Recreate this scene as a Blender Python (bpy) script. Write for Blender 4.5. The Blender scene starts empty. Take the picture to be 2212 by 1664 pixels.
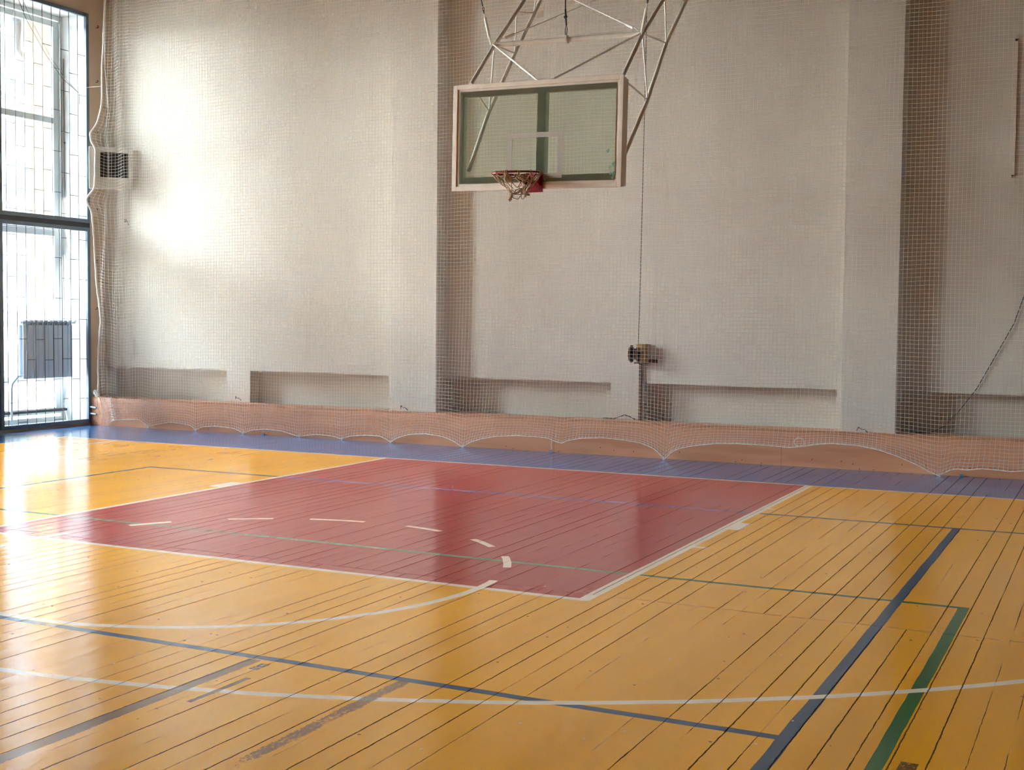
import bpy, bmesh, math, random
from mathutils import Vector, Matrix, noise
random.seed(7)
SC = bpy.context.scene
COL = SC.collection
PI = math.pi

# ------------------------------------------------------------------ helpers
def tag(o, label=None, cat=None, group=None, kind=None):
    if label: o['label'] = label
    if cat: o['category'] = cat
    if group: o['group'] = group
    if kind: o['kind'] = kind
    return o

def empty(name, loc, label, cat, group=None):
    o = bpy.data.objects.new(name, None); COL.objects.link(o)
    o.location = loc; o.empty_display_size = .1
    return tag(o, label, cat, group)

class MB:
    """collects vertices and faces given in world coordinates"""
    def __init__(s): s.v = []; s.f = []
    def add(s, vs, fs):
        n = len(s.v); s.v += [tuple(v) for v in vs]; s.f += [tuple(i + n for i in f) for f in fs]
        return s
    def box(s, x0, x1, y0, y1, z0, z1):
        vs = [(x, y, z) for x in (x0, x1) for y in (y0, y1) for z in (z0, z1)]
        return s.add(vs, [(0,1,3,2),(4,6,7,5),(0,4,5,1),(2,3,7,6),(0,2,6,4),(1,5,7,3)])
    def bar(s, a, b, w, h, up=(0,0,1)):
        """rectangular bar from a to b, w across, h along up"""
        a, b = Vector(a), Vector(b); d = (b - a).normalized(); u = Vector(up)
        r = d.cross(u).normalized(); u = r.cross(d).normalized()
        vs = [p + r*sx*w/2 + u*sy*h/2 for p in (a, b) for sx, sy in ((-1,-1),(1,-1),(1,1),(-1,1))]
        return s.add(vs, [(3,2,1,0),(4,5,6,7),(0,1,5,4),(1,2,6,5),(2,3,7,6),(3,0,4,7)])
    def tube(s, pts, r, n=8, cap=True, closed=False):
        pts = [Vector(p) for p in pts]; m = len(pts)
        rs = r if isinstance(r, (list, tuple)) else [r]*m
        t0 = (pts[1] - pts[0]).normalized()
        ref = Vector((0,0,1)) if abs(t0.z) < .9 else Vector((1,0,0))
        u = t0.cross(ref).normalized(); base = len(s.v)
        for i, p in enumerate(pts):
            if closed: t = (pts[(i+1) % m] - pts[i-1]).normalized()
            elif i == 0: t = t0
            elif i == m-1: t = (pts[-1] - pts[-2]).normalized()
            else: t = ((pts[i+1]-p).normalized() + (p-pts[i-1]).normalized()).normalized()
            u = (u - t*u.dot(t))
            u = u.normalized() if u.length > 1e-6 else t.orthogonal().normalized()
            w = t.cross(u)
            for k in range(n):
                a = 2*PI*k/n; s.v.append(tuple(p + (u*math.cos(a) + w*math.sin(a))*rs[i]))
        for i in range(m if closed else m-1):
            j = (i+1) % m
            for k in range(n):
                l = (k+1) % n
                s.f.append((base+i*n+k, base+i*n+l, base+j*n+l, base+j*n+k))
        if cap and not closed:
            s.f.append(tuple(base+k for k in reversed(range(n))))
            s.f.append(tuple(base+(m-1)*n+k for k in range(n)))
        return s
    def cyl(s, c, axis, r, L, n=24):
        c = Vector(c); a = Vector(axis).normalized()*L/2
        return s.tube([c-a, c+a], r, n)
    def grid(s, fn, nu, nv, closed_u=False):
        b = len(s.v)
        for i in range(nu):
            for j in range(nv): s.v.append(tuple(fn(i, j)))
        for i in range(nu-1 if not closed_u else nu):
            for j in range(nv-1):
                k = (i+1) % nu
                s.f.append((b+i*nv+j, b+k*nv+j, b+k*nv+j+1, b+i*nv+j+1))
        return s
    def build(s, name, mat, parent=None, bevel=0, smooth=False, seg=2):
        me = bpy.data.meshes.new(name)
        o = bpy.data.objects.new(name, me); COL.objects.link(o)
        off = Vector((0,0,0))
        inv = None
        if parent is not None:
            bpy.context.view_layer.update()
            inv = parent.matrix_world.inverted()
        vs = [inv @ Vector(v) for v in s.v] if inv else [Vector(v) for v in s.v]
        # origin at the middle of the piece
        c = sum(vs, Vector())/len(vs)
        me.from_pydata([tuple(v - c) for v in vs], [], s.f); me.update()
        o.location = c
        if parent is not None: o.parent = parent
        if mat: me.materials.append(mat)
        bm = bmesh.new(); bm.from_mesh(me)
        bmesh.ops.recalc_face_normals(bm, faces=bm.faces)
        bm.to_mesh(me); bm.free()
        if smooth:
            for p in me.polygons: p.use_smooth = True
            try: me.set_sharp_from_angle(angle=math.radians(40))
            except Exception: pass
        if bevel:
            m = o.modifiers.new('bevel', 'BEVEL'); m.width = bevel; m.segments = seg; m.limit_method = 'ANGLE'
        return o

def structure(o, label=None):
    o['kind'] = 'structure'
    if label: o['label'] = label
    return o

def S(c):
    """sRGB 0-255 -> linear"""
    out = []
    for v in c:
        v /= 255.; out.append(v/12.92 if v <= .04045 else ((v+.055)/1.055)**2.4)
    return tuple(out) + (1.0,)

# ------------------------------------------------------------------ node maths
class G:
    def __init__(s, mat): s.nt = mat.node_tree; s.n = s.nt.nodes; s.l = s.nt.links
    def node(s, t, **k):
        nd = s.n.new(t)
        for a, b in k.items(): setattr(nd, a, b)
        return nd
    def put(s, sock, v):
        if isinstance(v, E_): s.l.new(v.s, sock)
        elif isinstance(v, bpy.types.NodeSocket): s.l.new(v, sock)
        else: sock.default_value = v
    def m(s, op, *a):
        nd = s.node('ShaderNodeMath', operation=op)
        for i, v in enumerate(a): s.put(nd.inputs[i], v)
        return E_(s, nd.outputs[0])
    def pos(s):
        tc = s.node('ShaderNodeTexCoord'); return tc.outputs['Object']
    def geo(s):
        return s.node('ShaderNodeNewGeometry').outputs['Position']
    def xyz(s, v):
        nd = s.node('ShaderNodeSeparateXYZ'); s.l.new(v, nd.inputs[0])
        return [E_(s, nd.outputs[i]) for i in range(3)]
    def vec(s, x, y, z):
        nd = s.node('ShaderNodeCombineXYZ')
        for i, v in enumerate((x, y, z)): s.put(nd.inputs[i], v)
        return nd.outputs[0]
    def noise(s, v, scale=1., detail=2., rough=.5, dist=0.):
        nd = s.node('ShaderNodeTexNoise'); s.l.new(v, nd.inputs['Vector'])
        nd.inputs['Scale'].default_value = scale; nd.inputs['Detail'].default_value = detail
        nd.inputs['Roughness'].default_value = rough; nd.inputs['Distortion'].default_value = dist
        return E_(s, nd.outputs[0])
    def white(s, v):
        nd = s.node('ShaderNodeTexWhiteNoise', noise_dimensions='3D'); s.l.new(v, nd.inputs['Vector'])
        return E_(s, nd.outputs['Value'])
    def mix(s, f, a, b):
        nd = s.node('ShaderNodeMix', data_type='RGBA')
        s.put(nd.inputs[0], f); s.put(nd.inputs[6], a); s.put(nd.inputs[7], b)
        return nd.outputs[2]
    def ramp(s, x, a, b):
        """smooth 0..1 between a and b"""
        nd = s.node('ShaderNodeMapRange', interpolation_type='SMOOTHSTEP')
        s.put(nd.inputs[0], x); nd.inputs[1].default_value = a; nd.inputs[2].default_value = b
        nd.inputs[3].default_value = 0; nd.inputs[4].default_value = 1
        return E_(s, nd.outputs[0])
class E_:
    def __init__(s, g, sock): s.g = g; s.s = sock
    def __add__(s, o): return s.g.m('ADD', s, o)
    def __radd__(s, o): return s.g.m('ADD', o, s)
    def __sub__(s, o): return s.g.m('SUBTRACT', s, o)
    def __rsub__(s, o): return s.g.m('SUBTRACT', o, s)
    def __mul__(s, o): return s.g.m('MULTIPLY', s, o)
    def __rmul__(s, o): return s.g.m('MULTIPLY', o, s)
    def __truediv__(s, o): return s.g.m('DIVIDE', s, o)
    def gt(s, o): return s.g.m('GREATER_THAN', s, o)
    def lt(s, o): return s.g.m('LESS_THAN', s, o)
    def abs(s): return s.g.m('ABSOLUTE', s)
    def floor(s): return s.g.m('FLOOR', s)
    def frac(s): return s.g.m('FRACT', s)
    def mx(s, o): return s.g.m('MAXIMUM', s, o)
    def mn(s, o): return s.g.m('MINIMUM', s, o)

def mat(name, col, rough=.5, metal=0., bump=0., bscale=30., var=0., vscale=3., spec=.5, col2=None):
    m = bpy.data.materials.new(name); m.use_nodes = True
    g = G(m); b = g.n['Principled BSDF']
    b.inputs['Roughness'].default_value = rough; b.inputs['Metallic'].default_value = metal
    b.inputs['Specular IOR Level'].default_value = spec
    c = S(col); p = g.pos()
    if var or col2:
        c2 = S(col2) if col2 else tuple(x*(1-var) for x in c[:3]) + (1.,)
        f = g.ramp(g.noise(p, vscale, 4., .6), .38, .66)
        g.l.new(g.mix(f, c, c2), b.inputs['Base Color'])
    else:
        b.inputs['Base Color'].default_value = c
    if bump:
        bn = g.node('ShaderNodeBump'); bn.inputs['Distance'].default_value = bump; bn.inputs['Strength'].default_value = 1.
        g.put(bn.inputs['Height'], g.noise(p, bscale, 3.))
        g.l.new(bn.outputs[0], b.inputs['Normal'])
    return m

M = {}
M['plaster'] = mat('cream_wall_paint', (205, 197, 182), .62, bump=.0008, bscale=7., var=.05, vscale=1.3)
M['plaster_left'] = mat('tan_wall_paint', (196, 176, 154), .6, bump=.003, bscale=9., var=.08, vscale=2.)
M['reveal'] = mat('white_reveal_paint', (224, 228, 228), .6)
M['ceiling'] = mat('ceiling_paint', (96, 80, 66), .85)
M['far_wall'] = mat('dim_wall_paint', (96, 78, 62), .85)
M['frame_paint'] = mat('cream_enamel', (216, 202, 184), .38, bump=.0006, bscale=60., var=.08, vscale=8.)
M['pipe_paint'] = mat('cream_pipe_enamel', (232, 220, 204), .4, var=.1, vscale=12.)
M['rod_paint'] = mat('pale_rod_enamel', (238, 232, 222), .4)
M['green_back'] = mat('grey_green_enamel', (196, 212, 188), .4, var=.1, vscale=9.)
M['red'] = mat('dark_red_enamel', (128, 22, 30), .28, var=.25, vscale=30.)
M['net_white'] = mat('white_twine', (250, 249, 246), .8)
def twine():
    m = bpy.data.materials.new('white_net_twine'); m.use_nodes = True; g = G(m)
    g.n.remove(g.n['Principled BSDF']); out = [n for n in g.n if n.type == 'OUTPUT_MATERIAL'][0]
    a = g.node('ShaderNodeBsdfDiffuse'); b = g.node('ShaderNodeBsdfTranslucent')
    a.inputs[0].default_value = S((240, 239, 236)); b.inputs[0].default_value = S((240, 239, 236))
    mx = g.node('ShaderNodeMixShader'); mx.inputs[0].default_value = .45
    g.l.new(a.outputs[0], mx.inputs[1]); g.l.new(b.outputs[0], mx.inputs[2]); g.l.new(mx.outputs[0], out.inputs[0]); return m
M['net_white'] = twine()
M['rope_white'] = mat('white_rope', (224, 220, 212), .85, bump=.003, bscale=120.)
M['hoop_twine'] = mat('worn_twine', (176, 152, 122), .9, var=.35, vscale=40.)
M['black'] = mat('black_cord', (26, 24, 22), .7)
M['cable'] = mat('greasy_wire_rope', (74, 62, 46), .6)
M['steel'] = mat('grille_steel', (92, 112, 128), .45, var=.15, vscale=6.)
M['bar_dark'] = mat('grille_bar_paint', (34, 38, 48), .5)
M['white_frame'] = mat('window_enamel', (196, 204, 204), .4)
M['rust'] = mat('rusty_steel', (124, 84, 46), .7, bump=.002, bscale=90., col2=(60, 44, 38), vscale=25.)
M['wood_block'] = mat('raw_wood', (166, 124, 70), .7, col2=(120, 84, 44), vscale=14.)
M['drum'] = mat('dark_drum_metal', (70, 62, 60), .45, metal=.5, var=.4, vscale=30.)
M['radiator'] = mat('radiator_enamel', (186, 202, 218), .35)
M['box_grey'] = mat('pale_box_enamel', (206, 206, 198), .45, var=.06)
M['screen'] = mat('dark_grille_cloth', (34, 32, 34), .7)
M['nail'] = mat('nail_metal', (64, 54, 50), .5, metal=.4)
M['facade'] = mat('facade_plaster', (150, 147, 142), .9, var=.05, vscale=.7)
M['facade_glass'] = mat('facade_glass', (120, 140, 156), .2)
M['duct'] = mat('galvanised_duct', (150, 156, 164), .28, metal=.8)
M['ground'] = mat('courtyard_paving', (190, 190, 188), .9, var=.15, vscale=.4)
M['ac'] = mat('air_conditioner_shell', (212, 212, 208), .5)
M['blue_paint'] = mat('blue_paint', (50, 110, 150), .4)

# painted plywood of the long casing at the wall foot
def ply_mat():
    m = bpy.data.materials.new('peach_painted_board'); m.use_nodes = True
    g = G(m); b = g.n['Principled BSDF']; P = g.geo(); x, y, z = g.xyz(P)
    base = g.mix(g.ramp(g.noise(g.vec(x*.6, y, z*6.), 2., 4.), .35, .7), S((212, 150, 112)), S((200, 136, 98)))
    lip = z.gt(.386)*z.lt(.4135)*g.ramp(g.noise(g.vec(x, y, z), 2.2, 2.), .36, .5)
    base = g.mix(lip*.75, base, S((176, 116, 66)))
    seam = ((x + 1.03).abs()).lt(.003).mx(((x - 1.79).abs()).lt(.0025)).mx(((x + 3.98).abs()).lt(.0025)).mx(((x+6.6).abs()).lt(.0025))
    base = g.mix(seam*z.lt(.41)*.6, base, S((110, 70, 48)))
    sp = g.white(g.vec((x*40.).floor(), 0., (z*40.).floor()))
    d = g.m('SQRT', g.m('POWER', (x*40.).frac()-.5, 2.) + g.m('POWER', (z*40.).frac()-.5, 2.))
    base = g.mix(sp.gt(.985)*d.lt(.28)*z.lt(.1)*.8, base, S((60, 38, 30)))
    g.l.new(base, b.inputs['Base Color']); b.inputs['Roughness'].default_value = .42
    return m
M['ply'] = ply_mat()

def brick_mat():
    m = bpy.data.materials.new('pale_painted_brick'); m.use_nodes = True
    g = G(m); b = g.n['Principled BSDF']; x, y, z = g.xyz(g.geo())
    nd = g.node('ShaderNodeTexBrick'); g.l.new(g.vec(x + y, z, 0.), nd.inputs['Vector'])
    nd.inputs['Color1'].default_value = S((190, 160, 128)); nd.inputs['Color2'].default_value = S((178, 148, 118))
    nd.inputs['Mortar'].default_value = S((128, 112, 96)); nd.inputs['Scale'].default_value = 1.
    nd.inputs['Mortar Size'].default_value = .008; nd.inputs['Brick Width'].default_value = .31; nd.inputs['Row Height'].default_value = .155
    g.l.new(nd.outputs[0], b.inputs['Base Color']); b.inputs['Roughness'].default_value = .85
    return m
M['brick'] = brick_mat()

def glass_mat(name, tint, refl=1., haze=0.):
    m = bpy.data.materials.new(name); m.use_nodes = True; g = G(m)
    g.n.remove(g.n['Principled BSDF']); out = [n for n in g.n if n.type == 'OUTPUT_MATERIAL'][0]
    tr = g.node('ShaderNodeBsdfTransparent'); tr.inputs[0].default_value = tint
    gl = g.node('ShaderNodeBsdfGlossy'); gl.inputs['Roughness'].default_value = .02
    fr = g.node('ShaderNodeFresnel'); fr.inputs[0].default_value = 1.5
    mx = g.node('ShaderNodeMixShader'); g.put(mx.inputs[0], E_(g, fr.outputs[0])*refl)
    g.l.new(tr.outputs[0], mx.inputs[1]); g.l.new(gl.outputs[0], mx.inputs[2]); last = mx.outputs[0]
    if haze:
        df = g.node('ShaderNodeBsdfDiffuse'); df.inputs[0].default_value = S((190, 196, 176))
        m2 = g.node('ShaderNodeMixShader'); m2.inputs[0].default_value = haze
        g.l.new(last, m2.inputs[1]); g.l.new(df.outputs[0], m2.inputs[2]); last = m2.outputs[0]
    g.l.new(last, out.inputs[0]); return m
M['pane'] = glass_mat('window_glass', (.97, .985, .98, 1), .9)
M['board_glass'] = glass_mat('backboard_glass', (.92, .96, .90, 1), 1., .12)
def board_paint():
    m = mat('translucent_white_paint', (172, 162, 148), .6)
    g = G(m); b = g.n['Principled BSDF']; b.inputs['Alpha'].default_value = .78
    return m
M['board_line'] = board_paint()

# ------------------------------------------------------------------ sports floor
BW = .1271
def floor_mat():
    m = bpy.data.materials.new('painted_plank_floor'); m.use_nodes = True
    g = G(m); b = g.n['Principled BSDF']; P = g.geo(); x, y, z = g.xyz(P)
    # hand-painted edges wobble a little
    wob = (g.noise(P, 3., 2.) - .5)*.012
    X = x + wob; Y = y + (g.noise(g.vec(x, y, 3.), 3.3, 2.) - .5)*.012
    def rect(x0, x1, y0, y1): return X.gt(x0)*X.lt(x1)*Y.gt(y0)*Y.lt(y1)
    def vline(xc, y0, y1, w=.05): return (X - xc).abs().lt(w/2)*Y.gt(y0)*Y.lt(y1)
    def hline(yc, x0, x1, w=.05): return (Y - yc).abs().lt(w/2)*X.gt(x0)*X.lt(x1)
    def ring(cx, cy, r, w=.05):
        d = g.m('SQRT', (X-cx)*(X-cx) + (Y-cy)*(Y-cy)); return (d - r).abs().lt(w/2)
    yel = S((240, 162, 0)); red = S((172, 54, 52)); blu = S((54, 94, 140)); wht = S((232, 212, 184))
    lblu = S((6, 62, 88)); grn = S((0, 90, 36))
    tone = g.noise(g.vec(x*2.2, y*.35, 0.), 1., 4., .6)
    yv = g.mix(g.ramp(tone, .35, .7), yel, S((228, 152, 0)))
    c = g.mix(rect(-7.47, 7.47, -26.1, 0.), blu, yv)
    c = g.mix(rect(-2.45, 2.45, -5.82, 0.), c, g.mix(g.ramp(tone, .35, .7), red, S((164, 50, 50))))
    # blue volleyball court, green court
    bl = hline(-2.05, -4.16, 9., .05)
    bl = bl.mx(vline(4.09, -26., -2.05, .062)).mx(vline(-4.14, -26., -2.05, .05)).mx(hline(-7.68, -4.14, 4.09, .055))
    c = g.mix(bl, c, g.mix(rect(-2.45, 2.45, -5.82, 0.), lblu, S((96, 120, 176))))
    gl = hline(-4.98, -4.45, 4.46, .045).mx(vline(4.455, -26., -4.96, .06)).mx(vline(-4.45, -26., -4.98, .05))
    c = g.mix(gl, c, g.mix(rect(-2.45, 2.45, -5.82, 0.), grn, S((96, 156, 120))))
    # white lines
    w = hline(0., -7.5, 7.5, .045).mx(vline(2.47, -5.83, 0., .075)).mx(vline(-2.44, -5.83, 0., .055)).mx(hline(-5.81, -2.45, 2.49, .055))
    w = w.mx(vline(-7.47, -26., 0., .05)).mx(vline(-6.55, -1.58, 0., .05)).mx(vline(6.55, -1.58, 0., .05))
    w = w.mx(ring(0., -1.60, 6.83, .052)*Y.lt(-2.2))
    th = g.m('ARCTAN2', Y + 5.84, X)*(180/PI)
    circ = ring(0., -5.84, 1.79, .055)
    ang = th.lt(8.5)*th.gt(-179.).mx(th.gt(171.))
    ang = th.lt(8.5).mx(th.gt(171.))
    for a0, a1 in ((22, 34.5), (46, 57), (70.4, 82), (94.5, 109.5), (119, 130.4), (144.5, 155)):
        ang = ang.mx(th.gt(a0)*th.lt(a1))
    w = w.mx(circ*ang)
    w = w.mx(rect(2.45, 2.60, -2.98, -2.62)).mx(rect(2.45, 2.60, -3.87, -3.82)).mx(rect(2.45, 2.56, -1.78, -1.73))
    w = w.mx(rect(-2.60, -2.45, -2.98, -2.62))
    wear = g.ramp(g.noise(g.vec(x*6., y*6., 1.), 4., 5., .7), .25, .42)
    c = g.mix(w*(wear*.12 + .86), c, wht)
    # boards
    row = ((y + 5.655)/5.7).floor()
    ph = g.white(g.vec(row, 5., 1.))
    xw = x + (g.noise(g.vec(x*6., y*9., 2.), 1.6, 4., .65) - .5)*.010
    t = (xw - 3.782)/BW + row.gt(-1.5)*.37
    bid = t.floor(); u = t.frac()
    seamw = g.noise(g.vec(x*8., y*3., 0.), 2., 3.)*.006
    du = (g.m('MINIMUM', u, 1. - u))*BW                      # distance to the nearer plank edge, metres
    gid = (t + .5).floor()
    gr = g.white(g.vec(gid, row, 2.))                        # how open this gap is
    gn = g.noise(g.vec(x*1.5, y*.9, gid*.37), 1.6, 3., .6)
    gfine = g.noise(g.vec(x*30., y*16., 0.), 1.4, 3., .6)
    openg = g.ramp(gr*.55 + gn*.85, .50, .80)
    gw = openg*.0024 + .0008 + (gfine - .5)*.0052
    gap = (1. - g.ramp(du/gw.mx(.0003), .6, 1.3))*g.ramp(openg, .0, .25)
    # butt joints between board lengths
    jd = (((y + 5.655 + (g.noise(g.vec(x*1.6, 0., 0.), 1., 2.)-.5)*.05)/5.7 + .5).frac() - .5).abs()*5.7
    joint = jd.lt(.0048)*g.ramp(g.noise(g.vec(x*3., 7., 0.), 2., 3.), .36, .46)
    dark = gap.mx(joint*.7)
    c = g.mix(dark*.88, c, S((52, 30, 12)))
    # grime beside open gaps, scuffs and chips
    scuff = g.ramp(g.noise(g.vec(x*9., y*4., 4.), 3., 6., .75), .66, .74)
    c = g.mix(scuff*.12, c, S((120, 80, 30)))
    v = g.node('ShaderNodeTexVoronoi'); v.inputs['Scale'].default_value = 8.5; g.l.new(P, v.inputs['Vector'])
    vd = E_(g, v.outputs['Distance']); vc = g.white(v.outputs['Position'])
    rr = g.noise(P, 60., 2.)*.10
    c = g.mix(vd.lt(rr*1.1)*vc.gt(.74)*.75, c, S((226, 200, 160)))
    c = g.mix(vd.lt(rr*1.25)*vc.lt(.32)*.8, c, S((92, 56, 22)))
    # worn-through strips and one dark patch
    n1 = g.noise(g.vec(x*70., y*34., 0.), 1., 7., .8); n2 = g.noise(g.vec(x*70., y*34., 9.), 1., 7., .8)
    n3 = g.noise(g.vec(x*4., y*2.2, 2.), 1., 2.)
    s1 = (1.-g.ramp((x - 1.605 + (y+8.4)*.012).abs(), .022, .05))*y.lt(-7.72)*y.gt(-9.7)
    s1 = g.ramp(s1 + (n1-.5)*1.6 + (n3-.5)*.6, .42, .62)*.8
    s2 = (1.-g.ramp((x - 2.40).abs(), .02, .055))*y.lt(-7.70)*y.gt(-9.6)
    s2 = g.ramp(s2 + (n2-.5)*2.6 + (n3-.5)*1.6, .80, .98)*.75
    s3 = (1.-g.ramp((x - 1.76).abs(), .01, .022))*y.lt(-7.98)*y.gt(-8.38)
    s3 = g.ramp(s3 + (n1-.5)*1.8, .6, .75)*.85
    s4 = rect(1.665, 1.715, -7.86, -7.76)*g.ramp(n2, .42, .5)
    s5 = rect(4.53, 4.595, -7.93, -7.735)*g.ramp(n1, .40, .46)*.9
    c = g.mix(s1.mx(s2).mx(s3).mx(s4), c, S((70, 58, 56)))
    c = g.mix(s5, c, S((66, 42, 16)))
    g.l.new(c, b.inputs['Base Color'])
    # cupped boards and uneven paint film
    cup = g.m('COSINE', (u - .5)*(2*PI))*.5
    amp = g.white(g.vec(bid, row, 6.))
    tilt = (g.white(g.vec(bid, row, 8.)) - .5)*u*.0
    soft = g.noise(g.vec(x*7., y*.55, 0.), 1.2, 3., .55)
    lump = g.noise(g.vec(x*2.4, y*1.1, 0.), 1.5, 2., .5)
    fine = g.noise(g.vec(x*30., y*12., 0.), 2., 3., .6)
    h = cup*(amp*.0005 + .0001)*-1. + tilt + soft*.0011 + lump*.0003 + fine*.00002 - gap*.0014 - joint*.0002
    bn = g.node('ShaderNodeBump'); bn.inputs['Strength'].default_value = 1.; bn.inputs['Distance'].default_value = 1.
    g.put(bn.inputs['Height'], h); g.l.new(bn.outputs[0], b.inputs['Normal'])
    g.put(b.inputs['Roughness'], g.noise(P, 3., 4.)*.08 + .12 + dark*.4)
    g.put(b.inputs['Specular IOR Level'], (1. - dark)*.62)
    return m
M['floor'] = floor_mat()

# ------------------------------------------------------------------ room
XL, XR, YB, YF, ZC = -8.62, 9.6, 1.95, -27.5, 7.6
f = MB().box(XL, XR, YF, 1.96, -.12, 0.).build('floor', M['floor']); structure(f, 'glossy painted plank floor with court lines')
c = MB().box(XL-.7, XR+.3, YF-.3, YB+.4, ZC, ZC+.2).build('ceiling', M['ceiling']); structure(c)

# back wall: slab with five shallow niches above the casing
w = MB()
NZ0, NZ1, ND = .40, .865, .20
w.box(XL-.7, XR+.3, YB, YB+.5, NZ1, ZC)
w.box(XL-.7, XR+.3, YB, YB+.5, -.12, NZ0)
w.box(XL-.7, XR+.3, YB+ND, YB+.5, NZ0, NZ1)
for a, b_ in ((XL-.7, -8.60), (-6.32, -5.91), (-3.60, -2.74), (-.413, 0.), (2.33, 3.02), (5.4, 5.81), (8.1, XR+.3)):
    w.box(a, b_, YB, YB+ND, NZ0, NZ1)
structure(w.build('wall_back', M['plaster']), 'cream back wall with low rectangular niches')
for k, (a, b_) in enumerate(((-3.43, -2.74), (2.42, 3.02), (8.2, 8.8))):
    o = MB().box(a, b_, 1.70, YB+.01, 0., ZC).build('trim_%d' % (k+1), M['plaster'], bevel=.006); structure(o, 'tall flat pilaster on the back wall')
# casing along the wall foot: front board, top board
o = MB().box(XL+.005, XR-.005, 1.6242, 1.648, 0., .4163).box(XL+.005, XR-.005, 1.648, 1.955, .396, .4163).build('baseboard_back', M['ply'])
structure(o, 'low peach painted board casing along the back wall')
o = MB().box(XR, XR+.3, YF-.3, YB+.4, -.12, ZC).build('wall_right', M['far_wall']); structure(o)
o = MB().box(XL-.7, XR+.3, YF-.3, YF, -.12, ZC).build('wall_front', M['far_wall']); structure(o)

# left wall with a row of tall window bays
WT = .60; XO = XL - WT
bays = [(-.055 - 2.9*k, 1.63 - 2.9*k) for k in range(4)]
WZ0, WZ1 = .035, 6.07
w = MB(); r = MB()
edges = [YF-.3] + [v for ba in reversed(bays) for v in ba] + [YB+.4]
for i in range(0, len(edges), 2):
    w.box(XO, XL, edges[i], edges[i+1], -.12, ZC)
for a, b_ in bays:
    w.box(XO, XL, a, b_, WZ1, ZC); w.box(XO, XL, a, b_, -.12, WZ0)
structure(w.build('wall_left', M['plaster_left']), 'tan painted wall with tall barred windows')
a, b_ = bays[0]
# white linings of the first bay
r.box(XO+.002, XL-.05, b_-.006, b_+.001, WZ0, WZ1); r.box(XO+.002, XL-.05, a-.001, a+.006, WZ0, WZ1)
r.box(XO+.002, XL-.05, a, b_, WZ1-.006, WZ1); r.box(XO+.002, XL-.05, a, b_, WZ0, WZ0+.012)
structure(r.build('trim_4', M['reveal']), 'white painted lining of the deep window recess')

# windows at the outer face
def window(k, a, b_, full):
    XW = XO + .05
    o = empty('window_%d' % (k+1), (XW, (a+b_)/2, WZ0), 'white glazed window in the left wall, %s' % ('behind the steel bars and radiator' if k == 0 else 'further along'), 'window')
    del o['category']; o['kind'] = 'structure'
    fr = MB(); t = .05
    def ring(z0, z1, y0, y1, wd, dp=.05, x=XW):
        fr.box(x-dp/2, x+dp/2, y0, y0+wd, z0, z1); fr.box(x-dp/2, x+dp/2, y1-wd, y1, z0, z1)
        fr.box(x-dp/2, x+dp/2, y0+wd, y1-wd, z0, z0+wd); fr.box(x-dp/2, x+dp/2, y0+wd, y1-wd, z1-wd, z1)
    ring(WZ0+.01, WZ1-.008, a+.008, b_-.008, .07, .09)
    ring(3.0, WZ1-.09, a+.08, b_-.08, .09, .05, XW+.01); ring(.16, 2.9, a+.08, b_-.08, .09, .05, XW+.01)
    for z in (2.95, 4.515, 1.497, .69): fr.box(XW-.03, XW+.028, a+.082, b_-.082, z-.045, z+.045)
    fr.build('window_frame', M['white_frame'], o, bevel=.004)
    MB().box(XW-.004, XW+.004, a+.10, b_-.10, .1, WZ1-.1).build('glass_pane', M['pane'], o)
    return o
for k, (a, b_) in enumerate(bays): window(k, a, b_, k == 0)
# brown pipe seen in the recess
t = empty('drain_pipe', (XO+.14, 1.575, 0.05), 'thin brown vertical rod in the corner of the upper window recess', 'pipe')
MB().tube([(XO+.14, 1.605, 3.05), (XO+.14, 1.605, 5.45)], .007, 8).build('pipe', mat('brown_pipe', (96, 78, 70), .5), t)
MB().box(XO+.13, XO+.15, 1.60, 1.626, 4.2, 4.215).build('clamp', M['nail'], t)

# ------------------------------------------------------------------ steel grille in the first bay
a, b_ = bays[0]
GX = XL + .005
gr = empty('window_grille', (GX, (a+b_)/2, .03), 'dark blue-grey steel grille of thin bars filling the tall window', 'window grille')
BY = [.095, .265, .428, .592, .757, .925, 1.089, 1.255, 1.423]
def grille_panel(z0, z1, rung_z, sp):
    t = .055
    fr = MB()
    for y0, y1, zz0, zz1 in ((a+.005, a+.005+t, z0, z1), (b_-.005-t, b_-.005, z0, z1), (a+.005+t, b_-.005-t, z0, z0+t), (a+.005+t, b_-.005-t, z1-t, z1)):
        fr.box(GX-.02, GX+.025, y0, y1, zz0, zz1)
    pf = fr.build('panel_frame', M['steel'], gr, bevel=.003)
    for y in BY: MB().tube([(GX, y, z0+t), (GX, y, z1-t)], .005, 6).build('bar', M['bar_dark'], gr, smooth=True)
    ys = [a+.05] + BY + [b_-.055]
    for i in range(len(ys)-1):
        z = rung_z[i]
        while z > z0+t+.03:
            if z < z1-t-.03: MB().tube([(GX+.004, ys[i], z), (GX+.004, ys[i+1], z)], .0045, 6).build('rung', M['bar_dark'], gr, smooth=True)
            z -= sp
grille_panel(3.0, 6.065, [5.16, 5.446, 5.145, 5.44, 5.16, 5.46, 5.16, 5.45, 5.14, 5.44, 5.12], .587)
grille_panel(.035, 2.93, [2.45, 2.74, 2.46, 2.75, 2.45, 2.74, 2.46, 2.75, 2.45, 2.74, 2.43], .584)
MB().box(GX-.018, GX+.018, a+.005, b_-.005, 2.93, 3.0).build('coupling_strip', M['bar_dark'], gr)
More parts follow.
